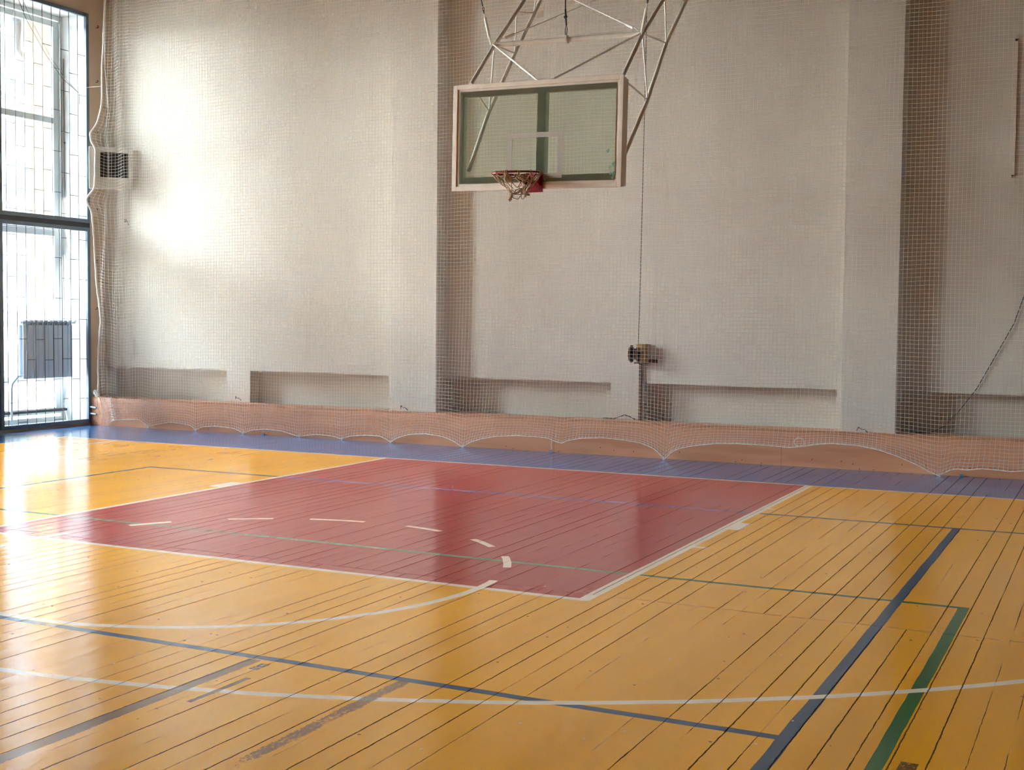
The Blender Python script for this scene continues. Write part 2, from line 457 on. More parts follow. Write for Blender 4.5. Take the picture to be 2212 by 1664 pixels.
# loose wires tied to the grille
o = MB().tube([(GX+.03, .10, 6.35), (GX+.03, .45, 5.72), (GX+.03, .80, 5.30), (GX+.03, 1.10, 5.03), (GX+.03, 1.42, 4.87), (GX+.03, 1.425, 4.72)], .004, 6).build('tie_wire', M['black'], gr, smooth=True)
o = MB().tube([(GX+.04, .16, 6.35), (GX+.04, .52, 5.74), (GX+.04, .86, 5.30), (GX+.04, 1.16, 5.02), (GX+.035, 1.40, 4.88)], .003, 6).build('tie_wire', M['nail'], gr, smooth=True)
o = MB().tube([(GX+.03, 1.57, 4.98), (-8.5, 1.60, 4.99), (-8.34, 1.60, 4.985)], .003, 5).build('net_tie_cord', M['rope_white'])
tag(o, 'thin pale cord running from the grille frame to the net edge', 'cord')
# small hooks on the strip of wall beside the grille
hp = [(1.806, 5.90), (1.789, 5.097), (1.775, 4.35), (1.76, 3.196), (1.755, 2.426), (1.745, 1.728), (1.76, .985)]
hl = ['topmost, near the window head', 'level with the slanting wire end', 'just above the pale wall box', 'just below the pale wall box', 'halfway between the wall box and the board casing', 'level with the radiator top', 'lowest, level with the niche tops']
for (y, z), l in zip(hp, hl):
    mb = MB().tube([(XL-.01, y, z), (XL+.03, y, z), (XL+.045, y, z+.012), (XL+.04, y, z+.026), (XL+.025, y, z+.026)], .0055, 6)
    tag(mb.build('wall_hook', M['nail'], smooth=True), 'small dark hook beside the grille, ' + l, 'hook', 'hooks beside the grille')

# ------------------------------------------------------------------ radiator in the recess
RX = -8.86
rd = empty('radiator', (RX, 1.0, .70), 'pale sectional radiator standing behind the window grille', 'radiator')
n = 10; y0, y1 = .555, 1.485; wd = (y1-y0)/n
for i in range(n):
    mb = MB(); yc = y0 + wd*(i+.5)
    mb.box(RX+.028, RX+.04, yc-wd*.475, yc+wd*.475, .715, 1.485)          # front fin
    mb.box(RX-.03, RX+.028, yc-.006, yc+.006, .725, 1.50)               # web
    mb.box(RX-.04, RX-.03, yc-wd*.5, yc+wd*.5, .725, 1.54)            # rear fin
    mb.box(RX-.035, RX+.038, yc-wd*.47, yc+wd*.47, 1.545, 1.557)        # top cap
    mb.box(RX-.035, RX+.03, yc-wd*.47, yc-wd*.40, 1.485, 1.545); mb.box(RX-.035, RX+.03, yc+wd*.40, yc+wd*.47, 1.485, 1.545)
    mb.add([(RX+.03, yc-wd*.3, 1.49), (RX+.03, yc+wd*.3, 1.53), (RX+.03, yc+wd*.3, 1.54), (RX+.03, yc-wd*.3, 1.50)], [(0,1,2,3)])
    mb.build('section', M['radiator'], rd, bevel=.003)
MB().tube([(RX, y0-.02, 1.52), (RX, y1+.02, 1.52)], .018, 10).build('header_tube', M['radiator'], rd, smooth=True)
MB().tube([(RX, y0-.02, .755), (RX, y1+.02, .755)], .018, 10).build('header_tube', M['radiator'], rd, smooth=True)
v = MB().tube([(RX, y1+.01, 1.52), (RX, y1+.09, 1.52)], .014, 10).build('valve', M['radiator'], rd, smooth=True)
MB().cyl((RX+.02, y1+.06, 1.535), (1, 0, .6), .02, .05, 12).build('valve_knob', M['box_grey'], v, smooth=True)
MB().tube([(RX, y0-.02, .755), (RX, y0-.06, .755), (RX+.01, y0-.17, .66), (RX+.01, y0-.19, .60), (RX+.01, y0-.19, .06)], .016, 10).build('feed_pipe', M['radiator'], rd, smooth=True)
for y in (.75, 1.3): MB().box(RX-.14, RX-.035, y-.012, y+.012, 1.40, 1.43).build('bracket', M['radiator'], rd)
# pipes along the recess foot
o = MB().tube([(XO+.13, -.04, .22), (XO+.13, 1.615, .215)], .024, 10).build('heating_pipe', M['bar_dark'], smooth=True)
tag(o, 'dark grey pipe running low across the window recess behind the bars', 'pipe')
o = MB().tube([(-9.0, .0, .052), (-8.95, .25, .052), (-8.86, .38, .056), (-8.8, .30, .052), (-8.84, .1, .052), (-8.9, -.04, .052)], .006, 6).build('cable', M['black'], smooth=True)
tag(o, 'black cable looped on the window sill below the radiator', 'cable')
for z, l in ((.27, 'upper'), (.17, 'lower')):
    o = MB().tube([(XL+.0, 1.612, z), (XL+.06, 1.60, z), (XL+.14, 1.607, z-.01)], .014, 10).build('pipe_stub', M['radiator'], smooth=True)
    tag(o, 'short white pipe stub at the left end of the peach board, the %s one' % l, 'pipe')

# ------------------------------------------------------------------ outdoors
def at(o, **k): return o
tag(MB().box(-60, XO, -120, 80, -.9, -.7).build('courtyard_ground', M['ground']), None, None, None, 'structure')
bl = empty('courtyard_building', (-24, 11, -.7), 'pale plaster building across the courtyard seen through the window', 'building')
MB().box(-26, -22, 7., 60, -.7, 12.0).box(-26, -22, -110, 7., -.7, 6.2).build('wall', M['facade'], bl)  # low wing is out of view, its height and length shaped for skylight
wl = 0
for zz, yy in [(zz, 12.5 + 2.6*i) for zz in (8.15, 5.2, 2.3) for i in range(-7, 6) if not (zz > 8 and i < -1)]:
    if True:
        p = MB().box(-22.0, -21.96, yy-.48, yy+.48, zz-.55, zz+.55)
        wv = MB()
        for q in ((yy-.5, yy-.44, zz-.57, zz+.57), (yy+.44, yy+.5, zz-.57, zz+.57), (yy-.5, yy+.5, zz-.57, zz-.5), (yy-.5, yy+.5, zz+.5, zz+.57), (yy-.03, yy+.03, zz-.5, zz+.5)):
            wv.box(-21.97, -21.92, q[0], q[1], q[2], q[3])
        wo = wv.build('window', M['white_frame'], bl); 
        p.build('pane', M['facade_glass'], wo)
MB().box(-22.01, -21.85, 7., 60, 6.95, 7.1).build('cornice', M['facade'], bl); MB().box(-22.01, -21.85, -110, 60, 3.6, 3.75).build('cornice', M['facade'], bl)
for yy, zz, l in ((12.62, 6.55, 'left'), (12.95, 6.48, 'right')):
    e = empty('air_conditioner', (-21.75, yy, zz-.15), 'small air conditioner unit on the courtyard building, the %s one' % l, 'air conditioner')
    MB().box(-21.99, -21.7, yy-.14, yy+.14, zz-.13, zz+.13).build('housing', M['ac'], e, bevel=.01)
    MB().cyl((-21.695, yy, zz), (1, 0, 0), .10, .02, 20).build('fan_grille', M['steel'], e)
bp = MB().box(-10.22, XL-.72, 2.0, 2.5, -.7, 6.28).build('brick_pier', M['brick'])
tag(bp, 'pale brick pier just outside the upper window', 'brick pier')
o = MB().box(-11.3, XL-.605, -4., 1.9, 6.29, 6.5).box(-11.3, XL-.72, 1.9, 3.2, 6.29, 6.5).build('canopy_slab', M['facade']); tag(o, 'pale slab projecting outside above the window', 'canopy')  # only the end by the pier is visible, rest lengthened for shade
pts = [(-10.55, 2.10, 6.28), (-10.55, 2.10, 5.85)] + [(-10.55, 2.10+.14*(1-math.cos(t*PI/12)), 5.85-.14*math.sin(t*PI/12)) for t in range(1, 7)] + [(-10.55, 2.36, 5.71)]
o = MB().tube(pts, .085, 18).build('ventilation_duct', M['duct'], smooth=True)
tag(o, 'shiny metal duct elbow outside the top of the window', 'duct')

# ------------------------------------------------------------------ wall-mounted box in the corner
bx = empty('wall_speaker', (-8.2, 1.70, 3.45), 'pale wall box with dark square front, high in the left corner behind the net', 'speaker box')
BL = Vector((-8.44, 1.455, 0)); BU = Vector((.712, .702, 0)); BD = Vector((-.702, .712, 0))     # set across the corner
class CB(MB):
    """u along the front, d depth towards the corner"""
    def b(s, u0, u1, d0, d1, z0, z1):
        vs = [BL + BU*u + BD*d + Vector((0, 0, z)) for u in (u0, u1) for d in (d0, d1) for z in (z0, z1)]
        return s.add(vs, [(0,1,3,2),(4,6,7,5),(0,4,5,1),(2,3,7,6),(0,2,6,4),(1,5,7,3)])
z0, z1, wd = 3.495, 4.10, .615
CB().b(0, wd, .03, .085, z0, z1).b(.06, wd-.12, .085, .20, z0+.08, z1-.08).build('housing', M['box_grey'], bx, bevel=.008, seg=3)
CB().b(0, .155, 0, .03, z0, z1).b(.55, wd, 0, .03, z0, z1).b(.155, .55, 0, .03, 4.03, z1).b(.155, .55, 0, .03, z0, 3.665).build('front_bezel', M['box_grey'], bx, bevel=.004)
CB().b(.155, .55, .012, .03, 3.665, 4.03).build('dark_panel', M['screen'], bx)['label'] = 'dark square panel'
mb = CB()
for k in range(8): mb.b(.165, .54, .006, .012, 3.70+.04*k, 3.705+.04*k)
mb.build('louvres', M['bar_dark'], bx)['kind'] = 'stuff'
CB().b(.19, .53, -.006, .001, 3.56, 3.63).build('name_plate', M['box_grey'], bx)
MB().tube([(-8.20, 1.80, 3.80), (-8.25, 1.95, 3.80)], .02, 8).build('bracket', M['nail'], bx)

# ------------------------------------------------------------------ protective net
ROPE = [(-8.30,.02),(-8.16,.075),(-8.0,.101),(-7.69,.122),(-7.46,.019),(-7.24,.067),(-7.05,.108),(-6.86,.096),(-6.73,.077),(-6.58,.016),(-6.42,.067),(-6.21,.089),(-5.97,.068),(-5.75,.008),(-5.55,.059),(-5.35,.085),(-5.15,.073),(-4.95,.028),(-4.8,.008),(-4.67,.03),(-4.5,.053),(-4.3,.043),(-4.11,.008),(-3.95,.054),(-3.73,.08),(-3.57,.079),(-3.34,.008),(-3.18,.069),(-3.0,.129),(-2.79,.148),(-2.59,.128),(-2.42,.075),(-2.23,.008),(-2.07,.078),(-1.9,.129),(-1.71,.175),(-1.45,.196),(-1.21,.196),(-1.03,.185),(-.94,.152),(-.85,.132),(-.78,.168),(-.59,.207),(-.29,.225),(-.07,.212),(.1,.188),(.27,.125),(.45,.008),(.55,.077),(.68,.139),(.84,.187),(1.08,.227),(1.32,.238),(1.6,.239),(1.8,.231),(1.91,.224),(2.06,.243),(2.24,.28),(2.39,.295),(2.66,.286),(2.88,.253),(3.05,.195),(3.21,.122),(3.35,.05),(3.52,.008),(3.6,.036),(3.66,.068),(3.74,.092),(3.86,.088),(3.97,.109),(4.13,.104),(4.24,.096),(4.35,.11),(4.7,.13),(5.0,.10),(5.3,.02),(5.6,.12),(6.,.15)]
TIES = [-8.30, -7.46, -6.58, -5.75, -4.8, -4.11, -3.34, -2.23, .45, 3.52, 5.3]
def rope_z(x):
    for (xa, za), (xb, zb) in zip(ROPE, ROPE[1:]):
        if xa <= x <= xb: return za + (zb-za)*(x-xa)/(xb-xa)
    return ROPE[0][1] if x < ROPE[0][0] else ROPE[-1][1]
def tie_y(x):     # where the net foot is fastened on the floor, just ahead of the board
    return 1.592 - .13*max(0., min(1., (x+3.6)/2.))
def sm(t): t = max(0., min(1., t)); return t*t*(3-2*t)
# left edge of the hanging net: (z, x)
LE = [(.02,-8.30),(.30,-8.36),(.477,-8.43),(.96,-8.44),(1.5,-8.39),(2.05,-8.45),(2.74,-8.42),(3.28,-8.47),(3.45,-8.36),(3.54,-8.345),(4.05,-8.335),(4.16,-8.38),(4.30,-8.42),(4.69,-8.31),(5.23,-8.35),(6.23,-8.30),(7.0,-8.33)]
def left_x(z):
    for (za, xa), (zb, xb) in zip(LE, LE[1:]):
        if za <= z <= zb: return xa + (xb-xa)*(z-za)/(zb-za)
    return LE[-1][1]
XN = -8.40; XE = 5.6; CELL = .0452; ZT = 6.4
def net_point(x, z):
    k = math.exp(-z/.34)
    zz = z + (rope_z(x) - .0)*k if z < 2 else z
    # near the foot the cells are drawn towards the tie points
    dx = 0.
    for t in TIES:
        d = x - t
        if abs(d) < 1.4: dx -= .42*d*math.exp(-(d/.34)**2)*math.exp(-z/.28)
    # gathered folds along the free left edge, lighter ones elsewhere
    e = math.exp(-(x-XN)/.55)
    lx = left_x(zz)
    dx += (lx - XN)*math.exp(-(x-XN)/.22)
    n1 = noise.noise(Vector((x*1.1, z*.22, 0.))); n2 = noise.noise(Vector((x*3.6, z*.55, 5.))); n3 = noise.noise(Vector((x*.8, z*.5, 9.)))
    dx += .012*n2 + .018*n1 + e*.02*noise.noise(Vector((x*4., z*1.1, 2.)))
    zz += (.016*n3 + .012*noise.noise(Vector((x*2.2, z*1.4, 3.))) + e*.035*math.sin(9*(x-XN)+z*.6))*sm(z/.35)
    y = 1.60 + .030*n1 + .014*n2 + e*.045*math.sin(26*(x-XN) + 1.6*math.sin(z*1.3))
    foot = tie_y(x) + .012*n2
    kk = math.exp(-z/.55)
    y = y*(1-kk) + foot*kk
    y = min(y, 1.612 if zz < .43 else 1.685)
    # pushed forward by the wall box
    bxd = sm((zz-3.10)/.36)*(1-sm((zz-4.14)/.36))
    yb = 1.455 + (x + dx + 8.44)*.988 - .05
    if yb < y: y = y*(1-bxd) + yb*bxd
    return Vector((x + dx, y, max(zz, .006)))
def build_net():
    nu = int((XE-XN)/CELL); nv = int(ZT/CELL)
    P = [[net_point(XN + i*CELL, j*CELL) for j in range(nv+1)] for i in range(nu+1)]
    mb = MB(); r = .0020
    def seg(a, b, s):
        d = b - a
        if d.length < 1e-5: return
        d.normalize(); q = d.cross(s).normalized(); n = len(mb.v)
        for p in (a, b):
            mb.v.append(tuple(p + q*r)); mb.v.append(tuple(p - q*r*.5 + s*r*.87)); mb.v.append(tuple(p - q*r*.5 - s*r*.87))
        mb.f += [(n, n+1, n+4, n+3), (n+1, n+2, n+5, n+4), (n+2, n, n+3, n+5)]
    sy = Vector((0, -1, 0))
    for i in range(nu+1):
        for j in range(nv+1):
            if j < nv: seg(P[i][j], P[i][j+1], sy)
            if i < nu: seg(P[i][j], P[i+1][j], sy)
            # knot
            p = P[i][j]; n = len(mb.v); k = .0034
            mb.v += [tuple(p + Vector(o)*k) for o in ((1,0,0),(-1,0,0),(0,0,1),(0,0,-1),(0,-1,0),(0,1,0))]
            mb.f += [(n,n+2,n+4),(n+2,n+1,n+4),(n+1,n+3,n+4),(n+3,n,n+4),(n+2,n,n+5),(n+1,n+2,n+5),(n+3,n+1,n+5),(n,n+3,n+5)]
    me = bpy.data.meshes.new('mesh_panel'); me.from_pydata([(v[0]+1.4, v[1]-1.6, v[2]) for v in mb.v], [], mb.f); me.update()
    me.materials.append(M['net_white'])
    o = bpy.data.objects.new('mesh_panel', me); COL.objects.link(o); return o, P
net = empty('protective_net', (-1.4, 1.6, 0.), 'large white square mesh ball-stop net hanging in front of the back wall', 'net')
npan, NP = build_net(); npan.parent = net
# border ropes: bottom edge, left edge
bt = [p[0] for p in NP]
pts = []
for i in range(0, len(bt)-1):
    pts += [bt[i], bt[i].lerp(bt[i+1], .5)]
MB().tube([p + Vector((0, -.004, .0)) for p in pts], [.0052 + .0016*math.sin(i*1.9) for i in range(len(pts))], 6).build('bottom_rope', M['rope_white'], net, smooth=True)
le = NP[0]
pts = []
for j in range(len(le)-1):
    for s in (0, .5): 
        p = le[j].lerp(le[j+1], s); pts.append(p + Vector((-.010 + .008*noise.noise(p*9.), -.01, 0)))
MB().tube(pts, [(.0125 if pts[i].z > .43 else .004) + .004*noise.noise(Vector((0, 0, i*.9)))*(pts[i].z > .43) for i in range(len(pts))], 7).build('edge_rope', M['rope_white'], net, smooth=True)
for x in TIES[1:]:
    y = tie_y(x); z0 = .004
    mb = MB().tube([(x-.006, y-.014, .001), (x-.004, y-.01, .03), (x+.004, y, .045)], .003, 5).tube([(x+.012, y-.02, .001), (x+.006, y-.008, .02), (x, y, .045)], .003, 5)
    mb.tube([(x-.03, y-.018, .03), (x, y-.008, .012), (x+.035, y-.012, .04)], .0035, 5)
    mb.build('tie_knot', M['rope_white'], net)
# frayed ends and bunched knot at the lower left corner
mb = MB()
for k in range(26):
    a = random.uniform(0, 2*PI); b_ = random.uniform(0, 2*PI)
    p0 = Vector((-8.44, 1.585, .475)); q = [p0]
    for s in range(5): q.append(p0 + Vector((math.cos(a+s*1.3)*random.uniform(.01, .055), -.012+math.sin(b_+s)*.018, math.sin(a+s*1.1)*random.uniform(.01, .06))))
    mb.tube(q, .005, 5)
mb.build('bunched_knot', M['rope_white'], net)
mb = MB()
mb.tube([(-8.44, 1.59, .45), (-8.45, 1.592, .36), (-8.43, 1.59, .25), (-8.38, 1.59, .16), (-8.33, 1.585, .20)], .005, 6)
mb.tube([(-8.30, 1.585, .40), (-8.30, 1.58, .25), (-8.33, 1.575, .12), (-8.35, 1.57, .02)], .004, 6)
mb.build('loose_end', M['rope_white'], net)
mb = MB()
for k in range(9):
    z = .40 - .038*k; x = -8.20 + .012*k
    mb.tube([(x-.04, 1.582, z+.004), (x, 1.575, z), (x+.05, 1.582, z+.008)], .006, 5)
mb.tube([(-8.17, 1.584, .42), (-8.15, 1.578, .25), (-8.09, 1.578, .08)], .005, 5)
mb.build('stitched_seam', M['rope_white'], net)
# tassel hanging below the rope
MB().tube([(-.98, tie_y(-.98)-.01, .17), (-.985, tie_y(-1)-.014, .10), (-.98, tie_y(-1)-.012, .055)], .0035, 5).tube([(-.93, tie_y(-.93)-.01, .25), (-.92, tie_y(-.93)-.012, .19)], .003, 5).build('loose_end', M['rope_white'], net)
# patched hole ring above the rope on the right
cx, cz, cy = 2.03, .262, tie_y(2.03) - .012
MB().tube([(cx+.055*math.cos(t*PI/9), cy, cz+.03+.05*math.sin(t*PI/9)) for t in range(18)], .004, 5, closed=True).build('mended_ring', M['rope_white'], net)

# ------------------------------------------------------------------ backboard with hoop and swing-up support
BYY = -1.226; ROLL = .0133
def rot(p, c=(0, 0, 3.43)):
    x, z = p[0]-c[0], p[2]-c[2]
    return Vector((c[0] + x*math.cos(ROLL) + z*math.sin(ROLL), p[1], c[2] - x*math.sin(ROLL) + z*math.cos(ROLL)))
class RB(MB):
    def build(s, *a_, **k):
        s.v = [tuple(rot(v)) for v in s.v]; return MB.build(s, *a_, **k)
hp_ = empty('basketball_backboard', (0, -1.2, 2.9), 'glass basketball backboard in cream frame with torn hoop net, on lattice arms', 'basketball hoop')
W2, Z0, Z1 = .912, 2.898, 3.955
def frame(mb, x0, x1, z0, z1, w, y0, y1):
    mb.box(x0, x0+w, y0, y1, z0, z1); mb.box(x1-w, x1, y0, y1, z0, z1)
    mb.box(x0+w, x1-w, y0, y1, z0, z0+w); mb.box(x0+w, x1-w, y0, y1, z1-w, z1)
mb = RB(); frame(mb, -W2, W2, Z0, Z1, .045, BYY-.012, BYY+.012)
fr = mb.build('front_frame', M['frame_paint'], hp_, bevel=.003)
mb = RB(); frame(mb, -W2+.012, W2-.012, Z0+.012, Z1-.012, .035, BYY+.012, BYY+.095)
mb.build('rear_frame', M['frame_paint'], hp_, bevel=.003)
mb = RB(); frame(mb, -W2+.043, W2-.043, Z0+.043, Z1-.043, .032, BYY+.0, BYY+.03)
mb.build('inner_rebate', M['frame_paint'], hp_, bevel=.002)
gl = RB().box(-W2+.07, W2-.07, BYY-.006, BYY+.004, Z0+.07, Z1-.07).build('glass', M['board_glass'], hp_)
mb = RB(); frame(mb, -.297, .297, 3.0, 3.45, .05, BYY-.0085, BYY-.0065)
mb.build('target_rectangle', M['board_line'], hp_)
mb = RB().box(-.02, .062, BYY+.07, BYY+.13, Z0+.05, Z1-.04).box(.062, .075, BYY+.07, BYY+.15, Z0+.05, Z1-.04)
mb.build('centre_post', M['green_back'], hp_, bevel=.003)
RB().box(-W2+.05, W2-.05, BYY+.10, BYY+.145, 2.98, 3.045).build('rear_crossrail', M['green_back'], hp_, bevel=.003)
RB().box(-W2+.05, W2-.05, BYY+.095, BYY+.145, 3.85, 3.925).build('rear_crossrail', M['frame_paint'], hp_, bevel=.003)
RB().box(-W2+.012, -W2+.07, BYY+.095, BYY+.15, Z0+.02, Z1-.02).build('side_rail', M['green_back'], hp_, bevel=.003)
RB().box(W2-.07, W2-.012, BYY+.095, BYY+.15, Z0+.02, Z1-.02).build('side_rail', M['frame_paint'], hp_, bevel=.003)
# tape remains at the right edge of the glass
M['scrap'] = mat('dark_green_scraps', (104, 140, 112), .6)
for (x, z, s) in ((.79, 3.09, .026), (.825, 3.12, .034), (.795, 3.03, .022), (.825, 3.03, .032), (.82, 2.99, .02), (.765, 3.245, .026)):
    mb = RB(); mb.add([(x-s*.5, BYY-.0075, z), (x+s*.6, BYY-.0075, z+s*.8), (x+s*.7, BYY-.0075, z-s*.2), (x, BYY-.0075, z-s)], [(0,1,2,3)]).build('tape_scrap', M['scrap'], hp_)
# rim assembly
RC = Vector((.016, -1.665, 3.005)); RR = .229
rm = MB()
TL = math.radians(3.0)
def rimp(a, r=RR, dz=0.): 
    x, y = math.cos(a)*r, math.sin(a)*r
    return Vector((RC.x + x, RC.y + y*math.cos(TL), RC.z + y*math.sin(TL) + dz))
rm.tube([rimp(2*PI*k/48) for k in range(48)], .010, 8, closed=True)
rim = rm.build('rim', M['red'], hp_, smooth=True)
rm = MB().tube([rimp(PI*.5 + t, RR-.004, -.024) for t in [(-1.9 + 3.8*k/30) for k in range(31)]], .006, 6)
rm.build('lower_ring', M['red'], rim, smooth=True)
mb = MB()
mb.box(-.095, .095, BYY-.03, BYY-.016, 2.865, 3.05)
mb.add([(-.07, BYY-.03, 3.03), (-.07, BYY-.03, 2.93), (-.10, -1.47, 2.985), (-.10, -1.47, 3.012), (-.062, BYY-.03, 3.03), (-.062, BYY-.03, 2.93), (-.092, -1.47, 2.985), (-.092, -1.47, 3.012)], [(0,1,2,3),(7,6,5,4),(0,3,7,4),(1,5,6,2),(0,4,5,1),(3,2,6,7)])
mb.add([(.07, BYY-.03, 3.03), (.07, BYY-.03, 2.93), (.10, -1.47, 2.985), (.10, -1.47, 3.012), (.062, BYY-.03, 3.03), (.062, BYY-.03, 2.93), (.092, -1.47, 2.985), (.092, -1.47, 3.012)], [(3,2,1,0),(4,5,6,7),(4,7,3,0),(2,6,5,1),(1,5,4,0),(7,6,2,3)])
mb.add([(-.095, BYY-.03, 3.035), (.095, BYY-.03, 3.035), (.11, -1.46, 3.016), (-.11, -1.46, 3.016), (-.095, BYY-.03, 3.027), (.095, BYY-.03, 3.027), (.11, -1.46, 3.008), (-.11, -1.46, 3.008)], [(0,1,2,3),(7,6,5,4),(0,4,5,1),(1,5,6,2),(2,6,7,3),(3,7,4,0)])
mb.build('rim_bracket', M['red'], hp_, bevel=.002)
for x in (-.06, .06):
    for z in (2.90, 3.0): MB().cyl((x, BYY-.034, z), (0, 1, 0), .009, .01, 6).build('bolt', M['drum'], hp_)
# worn hoop net
mb = MB(); random.seed(11)
NH = 12
lv = [[], [], [], [], []]
rad = [RR, .170, .110, .08, .065]; dz = [-.012, -.075, -.135, -.19, -.235]
for L in range(5):
    for k in range(NH):
        a_ = 2*PI*(k + (.5 if L % 2 else 0))/NH
        rr = rad[L]*(1 + (random.uniform(-.12, .12) if L else 0))
        p = rimp(a_, rr, dz[L] + (random.uniform(-.018, .018) if L else 0))
        if L: p += Vector((.012*L*.6, 0, 0))
        lv[L].append(p)
def sag(a, b, s=.012):
    m = a.lerp(b, .5) + Vector((0, 0, -s)); return [a, a.lerp(m, .6)+Vector((0,0,-s*.25)), m, b.lerp(m, .6)+Vector((0,0,-s*.25)), b]
torn = {(3, 1), (3, 2), (3, 4), (3, 5), (3, 8), (3, 9), (3, 10), (2, 9), (3, 6), (2, 4), (2, 6), (1, 5), (2, 1), (1, 9)}
for L in range(4):
    for k in range(NH):
        a0 = lv[L][k]
        k1 = k; k2 = (k-1) % NH if L % 2 == 0 else (k+1) % NH
        if (L, k) in torn: continue
        mb.tube(sag(a0, lv[L+1][k1], .006), .0042, 5)
        if (L, k+20) not in torn and not (L == 3 and k % 3 == 0): mb.tube(sag(a0, lv[L+1][k2], .008), .0042, 5)
for k in range(NH):     # loops around the rim
    a_ = 2*PI*k/NH
    for da in (-.035, .035):
        q = [rimp(a_+da) + (Vector((math.cos(a_), math.sin(a_), 0))*math.cos(t)*.014 + Vector((0, 0, math.sin(t)*.014))) for t in [2*PI*s/8 for s in range(8)]]
        mb.tube(q, .0038, 4, closed=True)
hn = mb.build('hoop_net', M['hoop_twine'], hp_, smooth=True)
# bunched torn pieces and tassels
mb = MB()
def clump(p0, p1, w, n, seed):
    random.seed(seed)
    for k in range(n):
        o1 = Vector([random.uniform(-w, w) for _ in range(3)]); o2 = Vector([random.uniform(-w, w) for _ in range(3)]); o3 = Vector([random.uniform(-w, w) for _ in range(3)])
        mb.tube([p0 + o1*.3, p0.lerp(p1, .35) + o2, p0.lerp(p1, .7) + o3, p1 + o1*.5], .0045, 5)
clump(Vector((-.02, -1.87, 3.0)), Vector((.03, -1.80, 2.90)), .022, 12, 3)
clump(Vector((.05, -1.72, 2.975)), Vector((.14, -1.66, 2.93)), .03, 14, 4)
clump(lv[1][2] + Vector((.02, -.1, -.06)), lv[3][8], .02, 6, 5)
clump(Vector((-.02, -1.74, 2.84)), Vector((0, -1.74, 2.785)), .008, 5, 6)
clump(Vector((.0, -1.74, 2.80)), Vector((-.02, -1.74, 2.74)), .016, 8, 7)
clump(Vector((.10, -1.66, 2.82)), Vector((.145, -1.66, 2.795)), .014, 8, 8)
mb.tube([(-.02, -1.74, 2.80), (.01, -1.72, 2.765), (.045, -1.70, 2.755), (.075, -1.68, 2.80), (.09, -1.66, 2.90), (.11, -1.60, 2.98)], .0042, 5)
mb.tube([(-.0, -1.74, 2.80), (.06, -1.70, 2.80), (.12, -1.66, 2.81), (.16, -1.62, 2.88), (.21, -1.60, 2.96)], .0042, 5)
mb.build('torn_strands', M['hoop_twine'], hn, smooth=True)

# lattice arms
AP = {-1: dict(x=-.80, A=[(-1.075, 4.0), (-.548, 4.497), (.175, 5.134)], B=[(-1.10, 3.126), (-.673, 3.77), (0., 4.572), (.60, 5.233)]),
       1: dict(x=.80, A=[(-.98, 3.96), (-.421, 4.503), (.251, 5.03)], B=[(-.90, 3.22), (-.269, 3.847), (.316, 4.57), (1.0, 5.19)])}
def ext(p, q, y): t = (y - p[0])/(q[0]-p[0]); return (y, p[1] + t*(q[1]-p[1]))
def on(pts, z):
    for p, q in zip(pts, pts[1:]):
        if p[1] <= z <= q[1]: t = (z-p[1])/(q[1]-p[1]); return (p[0]+t*(q[0]-p[0]), z)
    p, q = pts[-2:]; t = (z-p[1])/(q[1]-p[1]); return (p[0]+t*(q[0]-p[0]), z)
A1 = {}
for s in (-1, 1):
    d = AP[s]; x = d['x']
    A = d['A'] + [ext(d['A'][1], d['A'][2], 1.28)]; B = d['B'] + [ext(d['B'][2], d['B'][3], 1.28)]
    arm = MB().tube([(x, p[0], p[1]) for p in (A[0], A[1], A[2], A[3])], .021, 12).build('upper_arm_tube', M['pipe_paint'], hp_, smooth=True)
    MB().tube([(x, p[0], p[1]) for p in B], .021, 12).build('lower_arm_tube', M['pipe_paint'], hp_, smooth=True)
    an = [4.0, 4.497, 4.96, 5.42, 5.75]; bn = [3.79, 4.51, 5.05, 5.45, 5.7]
    if s > 0: bn = [3.87, 4.55, 5.13, 5.3, 5.4]; an = [3.96, 4.50, 5.02, 5.5, 5.7]
    mb = MB()
    for i in range(5):
        pa = on(A, an[i]); pb = on(B, bn[i])
        mb.tube([(x, pa[0], pa[1]), (x, pb[0], pb[1])], .0085, 6)
        if i:
            pb2 = on(B, bn[i-1]); mb.tube([(x, pa[0], pa[1]), (x, pb2[0], pb2[1])], .0085, 6)
    mb.build('lattice_rods', M['rod_paint'], hp_, smooth=True)
    A1[s] = Vector((x, on(A, 4.50)[0], 4.50))
    MB().box(x-.04, x+.04, 1.24, 1.32, B[-1][1]-.12, ZC-.005).build('hanger_post', M['frame_paint'], hp_)
L_, R_ = A1[-1], A1[1]
MB().tube([L_, R_], .026, 14).build('cross_tube', M['pipe_paint'], hp_, smooth=True)
# crossing braces above and below
post = rot(Vector((.02, BYY+.10, 3.93)))
for e in (L_, R_): MB().tube([e + Vector((0, -.03, 0)), post], .0105, 8).build('lower_brace', M['rod_paint'], hp_, smooth=True)
upR = Vector((.80, .942, 5.56)); upL = Vector((-.80, .47, 5.40))
for e, u_ in ((L_ + Vector((.03, -.02, .03)), upR), (R_ + Vector((-.03, -.02, .03)), upL)):
    d = (u_ - e).normalized()
    MB().tube([e + d*.22, u_], .0062, 6).build('upper_brace', M['rod_paint'], hp_, smooth=True)
    t = MB().tube([e + d*.10, e + d*.22], .014, 8).build('turnbuckle', M['rod_paint'], hp_, smooth=True)
    MB().tube([e, e + d*.03 + Vector((0, 0, -.01)), e + d*.06 + Vector((0, 0, .008)), e + d*.11], .0045, 6).build('hook', M['rod_paint'], t, smooth=True)
